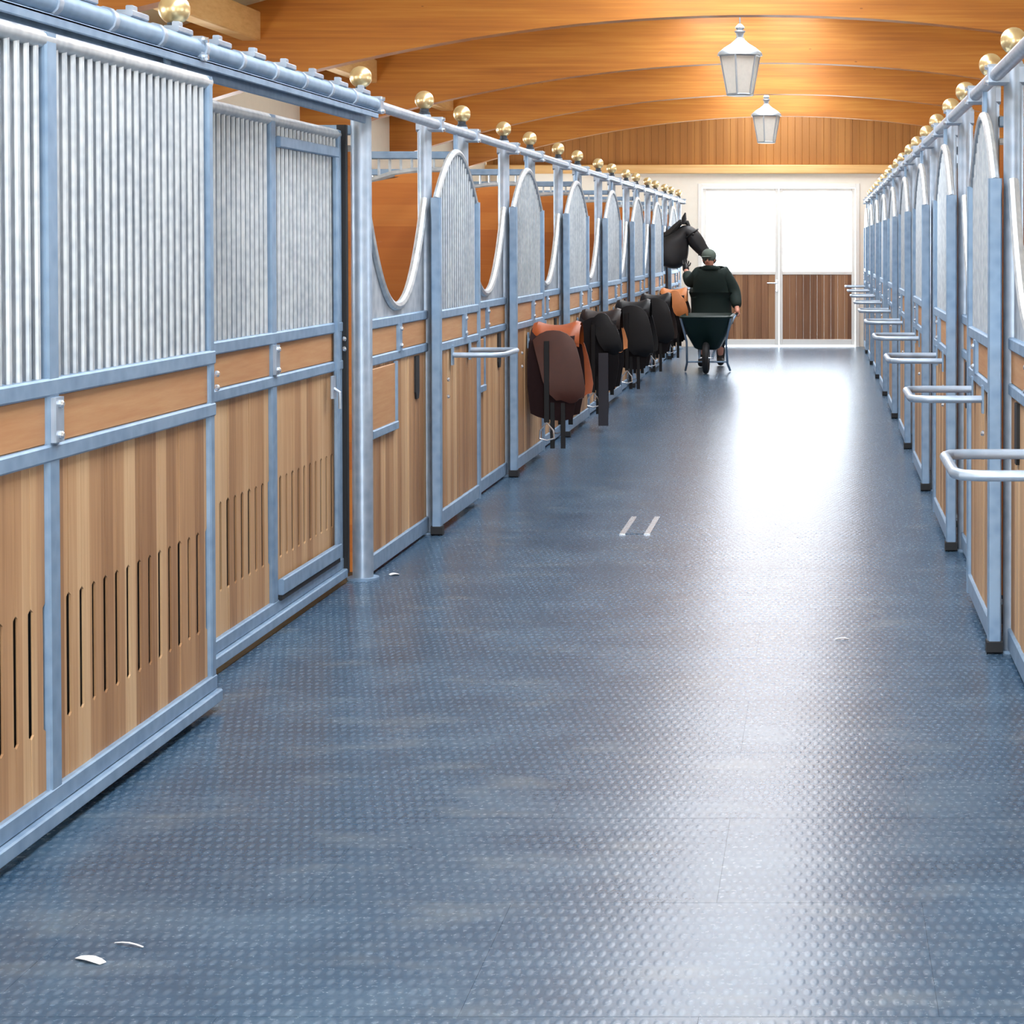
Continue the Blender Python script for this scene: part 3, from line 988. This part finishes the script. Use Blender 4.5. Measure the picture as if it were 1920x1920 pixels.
# ------------------------------------------------------------------ saddles on the racks
def sheet_flap(mb, pts_top, rows, ysign, yc, y_off, bulge):
    """flap: rows of (x, z) from the top edge down, pushed out of the plane"""
    g = []
    for i, r_ in enumerate(rows):
        f = i / (len(rows) - 1)
        yy = yc + ysign * (y_off + bulge * math.sin(PI * min(1, f * 0.75 + 0.1)))
        g.append([(x_, yy, z_) for x_, z_ in r_])
    g2 = [[(x_, y_ - ysign * 0.012, z_) for x_, y_, z_ in r_] for r_ in g]
    n = len(g[0]); m = len(g)
    vv = [p for r_ in g for p in r_] + [p for r_ in g2 for p in r_]
    N = n * m
    fs = []
    for i in range(m - 1):
        for k in range(n - 1):
            q = (i * n + k, i * n + k + 1, (i + 1) * n + k + 1, (i + 1) * n + k)
            fs += [q, tuple(N + j for j in q)]
    for i in range(m - 1):
        for k in (0, n - 1):
            fs.append((i * n + k, (i + 1) * n + k, N + (i + 1) * n + k, N + i * n + k))
    for k in range(n - 1):
        for i in (0, m - 1):
            fs.append((i * n + k, i * n + k + 1, N + i * n + k + 1, N + i * n + k))
    mb.add(vv, fs)


def interp_rows(left, right, n=7):
    """left / right: outline edges as lists of (x, z) from top to bottom"""
    out = []
    for i, (l, r_) in enumerate(zip(left, right)):
        dip = (0.075, 0.03)[i] if i < 2 else 0.0
        if i == len(left) - 1:
            dip = -0.03
        out.append([(l[0] + (r_[0] - l[0]) * k / (n - 1), l[1] + (r_[1] - l[1]) * k / (n - 1) - dip * abs(2 * k / (n - 1) - 1) ** 2.5) for k in range(n)])
    return out


def saddle(yc, label, m_seat, m_near, m_far, m_pad, style):
    x0 = XL + DD + 0.04                 # wall side end of the saddle
    zt = 1.055
    t = thing('saddle', label, 'saddle', (x0 + 0.2, yc, zt), 'saddles on the door racks')
    hw = 0.20
    # pad draped over the rack
    pd_ = MB()
    for s in (-1, 1):
        rows = interp_rows([(x0, zt - 0.02), (x0 - 0.01, zt - 0.18), (x0 - 0.01, zt - 0.42), (x0 + 0.01, zt - 0.66)],
                           [(x0 + 0.34, zt - 0.0), (x0 + 0.36, zt - 0.20), (x0 + 0.37, zt - 0.44), (x0 + 0.33, zt - 0.70)])
        sheet_flap(pd_, None, rows, s, yc, hw, 0.05)
    top = []
    for i in range(6):
        x_ = x0 + 0.34 * i / 5
        top.append([(x_, yc + hw * 1.05 * math.sin(a_), zt - 0.14 + 0.155 * math.cos(a_)) for a_ in [(-PI / 2) + PI * k / 10 for k in range(11)]])
    pd_.grid(top)
    pad = pd_.build('saddle_pad', m_pad, t)
    # seat: dipped between pommel and cantle
    st = MB(); rows = []
    for i in range(11):
        f = i / 10
        x_ = x0 + 0.01 + 0.36 * f
        crest = zt + 0.03 + 0.05 * (abs(f - 0.48) / 0.5) ** 2
        half = hw * (0.84 + 0.16 * math.sin(PI * min(1, f * 1.05)))
        if i in (0, 10):
            crest -= 0.03; half *= 0.94
        rows.append([(x_, yc + half * math.sin(a_), crest - (0.16 * (1 - math.cos(a_)))) for a_ in [(-PI / 2) + PI * k / 14 for k in range(15)]])
    st.grid(rows)
    st.grid([[(p[0], p[1] * 0.97 + yc * 0.03, p[2] - 0.025) for p in r_] for r_ in rows])
    seat = st.build('seat', m_seat, t)
    # flaps: slanting forward, longer on the aisle side
    for s in (-1, 1):
        fl_ = MB()
        if style == 'long':
            left = [(x0 + 0.03, zt + 0.00), (x0 + 0.05, zt - 0.12), (x0 + 0.08, zt - 0.26), (x0 + 0.11, zt - 0.38), (x0 + 0.15, zt - 0.47), (x0 + 0.21, zt - 0.53), (x0 + 0.27, zt - 0.555)]
            right = [(x0 + 0.34, zt + 0.00), (x0 + 0.365, zt - 0.10), (x0 + 0.39, zt - 0.22), (x0 + 0.415, zt - 0.34), (x0 + 0.43, zt - 0.44), (x0 + 0.42, zt - 0.51), (x0 + 0.38, zt - 0.55)]
        else:
            left = [(x0 + 0.12, zt + 0.02), (x0 + 0.13, zt - 0.07), (x0 + 0.16, zt - 0.16), (x0 + 0.19, zt - 0.25), (x0 + 0.24, zt - 0.32), (x0 + 0.29, zt - 0.36)]
            right = [(x0 + 0.30, zt + 0.03), (x0 + 0.345, zt - 0.06), (x0 + 0.375, zt - 0.16), (x0 + 0.40, zt - 0.25), (x0 + 0.40, zt - 0.32), (x0 + 0.37, zt - 0.36)]
        sheet_flap(fl_, None, interp_rows(left, right), s, yc, hw + 0.015, 0.065)
        fl_.build('flap', m_near if s < 0 else m_far, t)
        # stirrup leather and iron, girth strap
        le = MB()
        xs = x0 + 0.14; yy = yc + s * (hw + 0.075)
        le.bbox(xs - 0.02, xs + 0.02, yy - 0.006, yy + 0.006, 0.36, zt - 0.08, 0.002)
        lt = le.build('stirrup_leather', 'leather_bk', t)
        ir = MB()
        zi = 0.36
        ring = [(xs, yy, zi), (xs - 0.05, yy, zi - 0.06), (xs - 0.055, yy, zi - 0.12), (xs, yy, zi - 0.135), (xs + 0.055, yy, zi - 0.12), (xs + 0.05, yy, zi - 0.06)]
        ir.tube(ring, 0.008, 6, closed=True)
        ir.build('stirrup_iron', 'zinc', lt)
        for q in (0.16, 0.24):
            gs = MB().bbox(x0 + q, x0 + q + 0.035, yc + s * (hw + 0.03) - 0.006, yc + s * (hw + 0.03) + 0.006, 0.16 if s < 0 else 0.3, zt - 0.4, 0.002)
            gs.build('girth_strap', 'leather_bk', t)
    return t


SADDLES = [('chestnut leather saddle with long shade-darkened flap over a dark pad, nearest the empty rack', 'leather', 'chestnut_shaded', 'leather', 'padbrown', 'long'),
           ('dark saddle with tan short flap and a long grey strap hanging to the floor', 'leather_dk', 'leather_bk', 'tan', 'pad', 'short'),
           ('all black saddle between the two saddles with tan flaps', 'leather_bk', 'leather_bk', 'leather_bk', 'pad', 'long'),
           ('black saddle with dark brown flap, next but one to the wheelbarrow', 'leather_bk', 'leather_bk', 'leather_dk', 'pad', 'long'),
           ('saddle with a broad tan flap beside the wheelbarrow', 'tan', 'tan', 'leather_dk', 'pad', 'short')]
for i, (lab, a, b, b2, c, stl) in enumerate(SADDLES):
    d0_, d1_ = DOORS_L[i + 1]
    ym = (d0_ + d1_) / 2 - 0.02
    t = saddle(ym, lab, a, b, b2, c, stl)
    if i == 1:
        x_ = XL + DD + 0.23
        MB().bbox(x_, x_ + 0.09, ym - 0.315, ym - 0.30, 0.06, 0.72, 0.003).build('long_strap', 'boot', t)


# ------------------------------------------------------------------ living things: skinned skeletons
def skin(name, mat, parent, verts, edges, radii, root=0, sub=2):
    org = ORG[parent]
    me = bpy.data.meshes.new(name)
    me.from_pydata([tuple(Vector(v) - org) for v in verts], edges, [])
    me.materials.append(M[mat])
    o = bpy.data.objects.new(name, me); COL.objects.link(o); o.parent = parent; ORG[o] = org
    md = o.modifiers.new('skin', 'SKIN'); md.use_smooth_shade = True
    sv = me.skin_vertices[0].data
    for i, r_ in enumerate(radii):
        sv[i].radius = r_ if isinstance(r_, tuple) else (r_, r_)
        sv[i].use_root = (i == root)
    o.modifiers.new('sub', 'SUBSURF').levels = sub
    o.modifiers['sub'].render_levels = sub
    return o


# the black horse looking out of the stall near the end doors, head over the aisle
HP = PANELS_L[6] if len(PANELS_L) > 6 else PANELS_L[-1]
hy = (HP[0] + HP[1]) / 2
ho = thing('horse', 'black horse stretching its head out of a stall towards the person', 'horse', (-3.3, hy, 0))
V = [(-4.55, hy, 1.28), (-4.1, hy, 1.26), (-3.6, hy, 1.22), (-3.1, hy, 1.26), (-2.78, hy, 1.42), (-2.40, hy, 1.60), (-2.12, hy, 1.60),
     (-2.02, hy, 1.80), (-1.965, hy, 1.95), (-1.86, hy, 1.82), (-1.75, hy, 1.665), (-1.63, hy, 1.53), (-1.54, hy, 1.425),
     (-2.03, hy, 1.36)]
E = [(i, i + 1) for i in range(12)] + [(6, 13)]
R = [(0.22, 0.26), (0.30, 0.32), (0.30, 0.32), (0.29, 0.33), (0.20, 0.24), (0.15, 0.17), (0.14, 0.17), (0.11, 0.15), (0.095, 0.10), (0.10, 0.145), (0.082, 0.11), (0.066, 0.08), (0.06, 0.062), (0.12, 0.13)]
# legs
for hx, knee, front in ((-3.0, 0.62, True), (-4.35, 0.62, False)):
    for s in (-1, 1):
        b = len(V)
        if front:
            V += [(hx, hy + s * 0.17, 0.95), (hx + 0.03, hy + s * 0.17, 0.52), (hx + 0.0, hy + s * 0.17, 0.14), (hx + 0.06, hy + s * 0.17, 0.05)]
            E += [(3, b), (b, b + 1), (b + 1, b + 2), (b + 2, b + 3)]
        else:
            V += [(hx + 0.12, hy + s * 0.17, 0.92), (hx - 0.12, hy + s * 0.17, 0.56), (hx - 0.08, hy + s * 0.17, 0.14), (hx - 0.02, hy + s * 0.17, 0.05)]
            E += [(1, b), (b, b + 1), (b + 1, b + 2), (b + 2, b + 3)]
        R += [0.11, 0.055, 0.045, 0.05]
body = skin('body', 'horse', ho, V, E, R, root=2)
ears = []
for s in (-1, 1):
    MB().tube([(-2.0, hy + s * 0.055, 2.0), (-1.985, hy + s * 0.06, 2.08), (-1.965, hy + s * 0.06, 2.165)], [0.03, 0.034, 0.004], 8).build('ear', 'horse', ho)
mn = MB()
mn.tube([(-2.35, hy, 1.80), (-2.20, hy, 1.85), (-2.11, hy, 1.95), (-2.03, hy, 2.03), (-1.94, hy, 2.02), (-1.90, hy, 1.94)], [0.05, 0.06, 0.05, 0.04, 0.035, 0.02], 8)
mn.build('mane', 'mane', ho)
hb = MB()
for fpos, rr in (((-1.70, 1.605), 0.078), ((-1.885, 1.85), 0.112)):
    c = Vector((fpos[0], hy, fpos[1])); ax = Vector((0.60, 0, -0.80)); u = ax.cross(Vector((0, 1, 0))).normalized()
    hb.tube([tuple(c + u * rr * 1.12 * math.cos(2 * PI * k / 14) + Vector((0, 1, 0)) * rr * 0.92 * math.sin(2 * PI * k / 14)) for k in range(14)], 0.011, 6, closed=True)
hb.build('halter', 'leather_bk', ho)
MB().ball((-1.85, hy - 0.10, 1.85), 0.018, 8, 6).build('eye', 'mane', ho)

# wheelbarrow, wheel towards the camera
wx, wy = -1.52, 26.55
wb = thing('wheelbarrow', 'dark green wheelbarrow with tubular frame standing before the person', 'wheelbarrow', (wx, wy, 0))


def ring_rect(xh, y0, y1, z, rr=0.06):
    pts = []
    for cx, cy, a0 in ((wx + xh - rr, y1 - rr, 0), (wx - xh + rr, y1 - rr, PI / 2), (wx - xh + rr, y0 + rr, PI), (wx + xh - rr, y0 + rr, 1.5 * PI)):
        for k in range(4):
            a_ = a0 + PI / 2 * k / 3
            pts.append((cx + rr * math.cos(a_), cy + rr * math.sin(a_), z))
    return pts


lv = [ring_rect(0.335, wy - 0.10, wy + 1.00, 0.75), ring_rect(0.28, wy + 0.05, wy + 0.94, 0.55), ring_rect(0.17, wy + 0.22, wy + 0.84, 0.33), ring_rect(0.12, wy + 0.30, wy + 0.74, 0.30)]
li = [[(p[0] * 0.97 + wx * 0.03, p[1] * 0.97 + (wy + 0.45) * 0.03, p[2] + 0.02) for p in r_] for r_ in lv]
tb = MB(); n = 16
allr = li[::-1] + lv
vv = [p for r_ in allr for p in r_]
fs = []
for i in range(len(allr) - 1):
    for k in range(n):
        fs.append((i * n + k, i * n + (k + 1) % n, (i + 1) * n + (k + 1) % n, (i + 1) * n + k))
fs += [tuple(range(n)), tuple(range((len(allr) - 1) * n, len(allr) * n))]
tb.add(vv, fs); tub = tb.build('tub', 'tub', wb)
MB().tube(lv[0], 0.014, 8, closed=True).build('rim', 'tub', tub)
whl = MB()
ty = [(wx, wy + 0.17 * math.cos(2 * PI * k / 20), 0.21 + 0.17 * math.sin(2 * PI * k / 20)) for k in range(20)]
whl.tube(ty, 0.042, 8, closed=True); wo = whl.build('tyre', 'black', wb)
MB().tube([(wx - 0.03, wy, 0.21), (wx + 0.03, wy, 0.21)], 0.13, 16).build('rim_disc', 'zinc', wo)
for s in (-1, 1):
    MB().tube([(wx + s * 0.085, wy - 0.01, 0.21), (wx + s * 0.10, wy + 0.30, 0.30), (wx + s * 0.20, wy + 0.75, 0.42), (wx + s * 0.31, wy + 1.05, 0.68), (wx + s * 0.34, wy + 1.40, 0.74)], 0.017, 8).build('frame_tube', 'galv', wb)
    MB().tube([(wx + s * 0.34, wy + 1.30, 0.735), (wx + s * 0.345, wy + 1.44, 0.745)], 0.022, 8).build('grip', 'black', wb)
    MB().tube([(wx + s * 0.33, wy - 0.06, 0.735), (wx + s * 0.26, wy + 0.10, 0.42), (wx + s * 0.27, wy + 0.30, 0.12), (wx + s * 0.30, wy + 0.42, 0.02)], 0.015, 8).build('leg', 'galv', wb)
MB().tube([(wx - 0.28, wy + 0.32, 0.14), (wx + 0.28, wy + 0.32, 0.14)], 0.012, 8).build('cross_brace', 'galv', wb)
MB().tube([(wx - 0.095, wy, 0.21), (wx + 0.095, wy, 0.21)], 0.012, 8).build('axle', 'zinc', wb)

# person bent over the handles, face turned to the horse
px_, py_ = wx - 0.02, wy + 1.62
pe = thing('person', 'person in dark green coat and grey-green cap behind the wheelbarrow, reaching to the horse', 'person', (px_, py_, 0))
# 0 pelvis 1 waist 2 chest 3 neck base 4 neck 5 head 6 crown
V = [(px_, py_ + 0.12, 0.86), (px_, py_ + 0.06, 1.02), (px_, py_ - 0.06, 1.22), (px_, py_ - 0.12, 1.34), (px_ - 0.01, py_ - 0.16, 1.40), (px_ - 0.02, py_ - 0.20, 1.49), (px_ - 0.02, py_ - 0.19, 1.58)]
E = [(i, i + 1) for i in range(6)]
R = [(0.15, 0.12), (0.145, 0.11), (0.16, 0.12), (0.07, 0.07), (0.055, 0.055), (0.078, 0.095), (0.06, 0.07)]
hand = {}
ARM = {1: [(px_ + 0.19, py_ - 0.09, 1.30), (px_ + 0.33, py_ - 0.02, 1.04), (px_ + 0.375, py_ - 0.20, 0.80), (px_ + 0.38, py_ - 0.25, 0.755)],
       -1: [(px_ - 0.19, py_ - 0.09, 1.29), (px_ - 0.29, py_ + 0.02, 1.15), (px_ - 0.36, py_ + 0.20, 1.33), (px_ - 0.375, py_ + 0.27, 1.40)]}
for s in (-1, 1):
    b = len(V)
    V += [tuple(Vector(ARM[s][0]) - Vector((s * 0.02, 0, 0.05)))] + ARM[s][1:]
    E += [(2, b), (b, b + 1), (b + 1, b + 2), (b + 2, b + 3)]
    R += [0.058, 0.05, 0.036, 0.034]
    hand[s] = V[-1]
    b = len(V)
    V += [(px_ + s * 0.10, py_ + 0.12, 0.78), (px_ + s * 0.12, py_ + 0.02 + s * 0.12, 0.46), (px_ + s * 0.12, py_ + 0.12 + s * 0.14, 0.08), (px_ + s * 0.13, py_ - 0.06 + s * 0.14, 0.045)]
    E += [(0, b), (b, b + 1), (b + 1, b + 2), (b + 2, b + 3)]
    R += [0.095, 0.062, 0.045, 0.04]
body = skin('body', 'skin', pe, V, E, R, root=0)
# one hand closed round its grip, the other open on the horse's neck
hx, hy_, hz = hand[1]
for k, ln in enumerate((0.9, 1.0, 0.95, 0.8)):
    yy = hy_ + 0.03 - 0.022 * k
    MB().tube([(hx + 0.015, yy, hz + 0.02), (hx + 0.03 * ln, yy, hz - 0.01), (hx + 0.012, yy, hz - 0.04 * ln), (hx - 0.018, yy, hz - 0.04 * ln)], [0.0095, 0.0095, 0.009, 0.007], 6).build('finger', 'skin', body)
MB().tube([(hx - 0.005, hy_ + 0.03, hz + 0.02), (hx - 0.032, hy_ + 0.01, hz + 0.005), (hx - 0.03, hy_ - 0.02, hz - 0.025)], [0.011, 0.011, 0.008], 6).build('thumb', 'skin', body)
hx, hy_, hz = hand[-1]
gl = skin('glove', 'leather_bk', pe, [tuple(Vector(ARM[-1][2])), (hx, hy_, hz), (hx - 0.005, hy_ + 0.02, hz + 0.03)], [(0, 1), (1, 2)], [0.05, 0.048, 0.04], root=0)
for k, ln in enumerate((0.85, 1.0, 0.95, 0.75)):
    q = -0.033 + 0.022 * k
    MB().tube([(hx + q, hy_, hz + 0.02), (hx + q * 1.2, hy_ + 0.03, hz + 0.06 * ln), (hx + q * 1.3, hy_ + 0.045, hz + 0.095 * ln)], [0.0105, 0.010, 0.008], 6).build('finger', 'leather_bk', gl)
MB().tube([(hx + 0.03, hy_ - 0.02, hz - 0.01), (hx + 0.06, hy_ + 0.01, hz + 0.015), (hx + 0.07, hy_ + 0.03, hz + 0.045)], [0.012, 0.011, 0.009], 6).build('thumb', 'leather_bk', gl)
# coat over trunk and arms, flaring to the hem
V = [(px_, py_ + 0.10, 0.62), (px_, py_ + 0.10, 0.84), (px_, py_ + 0.06, 1.02), (px_, py_ - 0.05, 1.22), (px_, py_ - 0.115, 1.335)]
E = [(0, 1), (1, 2), (2, 3), (3, 4)]
R = [(0.31, 0.20), (0.30, 0.19), (0.265, 0.17), (0.255, 0.175), (0.12, 0.11)]
for s in (-1, 1):
    b = len(V)
    V += [ARM[s][0], ARM[s][1], tuple(Vector(ARM[s][1]).lerp(Vector(ARM[s][2]), 0.92))]
    E += [(3, b), (b, b + 1), (b + 1, b + 2)]
    R += [0.12, 0.10, 0.075]
skin('coat', 'coat', pe, V, E, R, root=1)
# collar / scarf
MB().tube([(px_ + 0.105 * math.cos(2 * PI * k / 14), py_ - 0.135 + 0.095 * math.sin(2 * PI * k / 14), 1.365 - 0.02 * math.sin(2 * PI * k / 14)) for k in range(14)], 0.035, 8, closed=True).build('collar', 'coat', pe)
V = []; E = []; R = []
V.append((px_, py_ + 0.12, 0.84)); R.append((0.165, 0.135))
for s in (-1, 1):
    b = len(V)
    V += [(px_ + s * 0.10, py_ + 0.12, 0.72), (px_ + s * 0.12, py_ + 0.02 + s * 0.12, 0.46), (px_ + s * 0.12, py_ + 0.10 + s * 0.14, 0.22)]
    E += [(0, b), (b, b + 1), (b + 1, b + 2)]
    R += [0.11, 0.08, 0.07]
skin('trousers', 'trouser', pe, V, E, R, root=0)
for s in (-1, 1):
    V = [(px_ + s * 0.12, py_ + 0.11 + s * 0.14, 0.30), (px_ + s * 0.12, py_ + 0.12 + s * 0.14, 0.07), (px_ + s * 0.13, py_ - 0.10 + s * 0.14, 0.05)]
    skin('boot', 'black', pe, V, [(0, 1), (1, 2)], [0.075, 0.06, 0.05], root=1)
hx, hy_, hz = px_ - 0.02, py_ - 0.20, 1.50
cp = MB(); cp.ball((hx, hy_ + 0.015, hz + 0.05), 0.115, 14, 9, (0.92, 1.06, 0.85)); cap = cp.build('cap', 'cap', pe)
pk = MB(); pk.ball((hx - 0.03, hy_ - 0.10, hz + 0.035), 0.07, 12, 6, (1.0, 1.0, 0.14)); pk.build('peak', 'cap', cap)
hr = MB(); hr.ball((hx, hy_ + 0.05, hz - 0.01), 0.095, 12, 8, (0.95, 0.8, 0.9)); hr.build('hair', 'hair', pe)
MB().tube([(hx - 0.012, hy_ - 0.085, hz + 0.0), (hx - 0.015, hy_ - 0.115, hz - 0.03), (hx - 0.013, hy_ - 0.09, hz - 0.035)], [0.008, 0.013, 0.009], 8).build('nose', 'skin', body)
for s in (-1, 1):
    MB().ball((hx - 0.012 + s * 0.03, hy_ - 0.078, hz - 0.004), 0.006, 8, 6).build('eye', 'mane', body)
    MB().ball((hx + s * 0.08, hy_ + 0.01, hz - 0.01), 0.025, 8, 6, (0.4, 0.7, 1.1)).build('ear', 'skin', body)
MB().tube([(hx - 0.035, hy_ - 0.088, hz - 0.058), (hx - 0.012, hy_ - 0.097, hz - 0.06), (hx + 0.012, hy_ - 0.088, hz - 0.058)], 0.006, 6).build('mouth', 'leather', body)
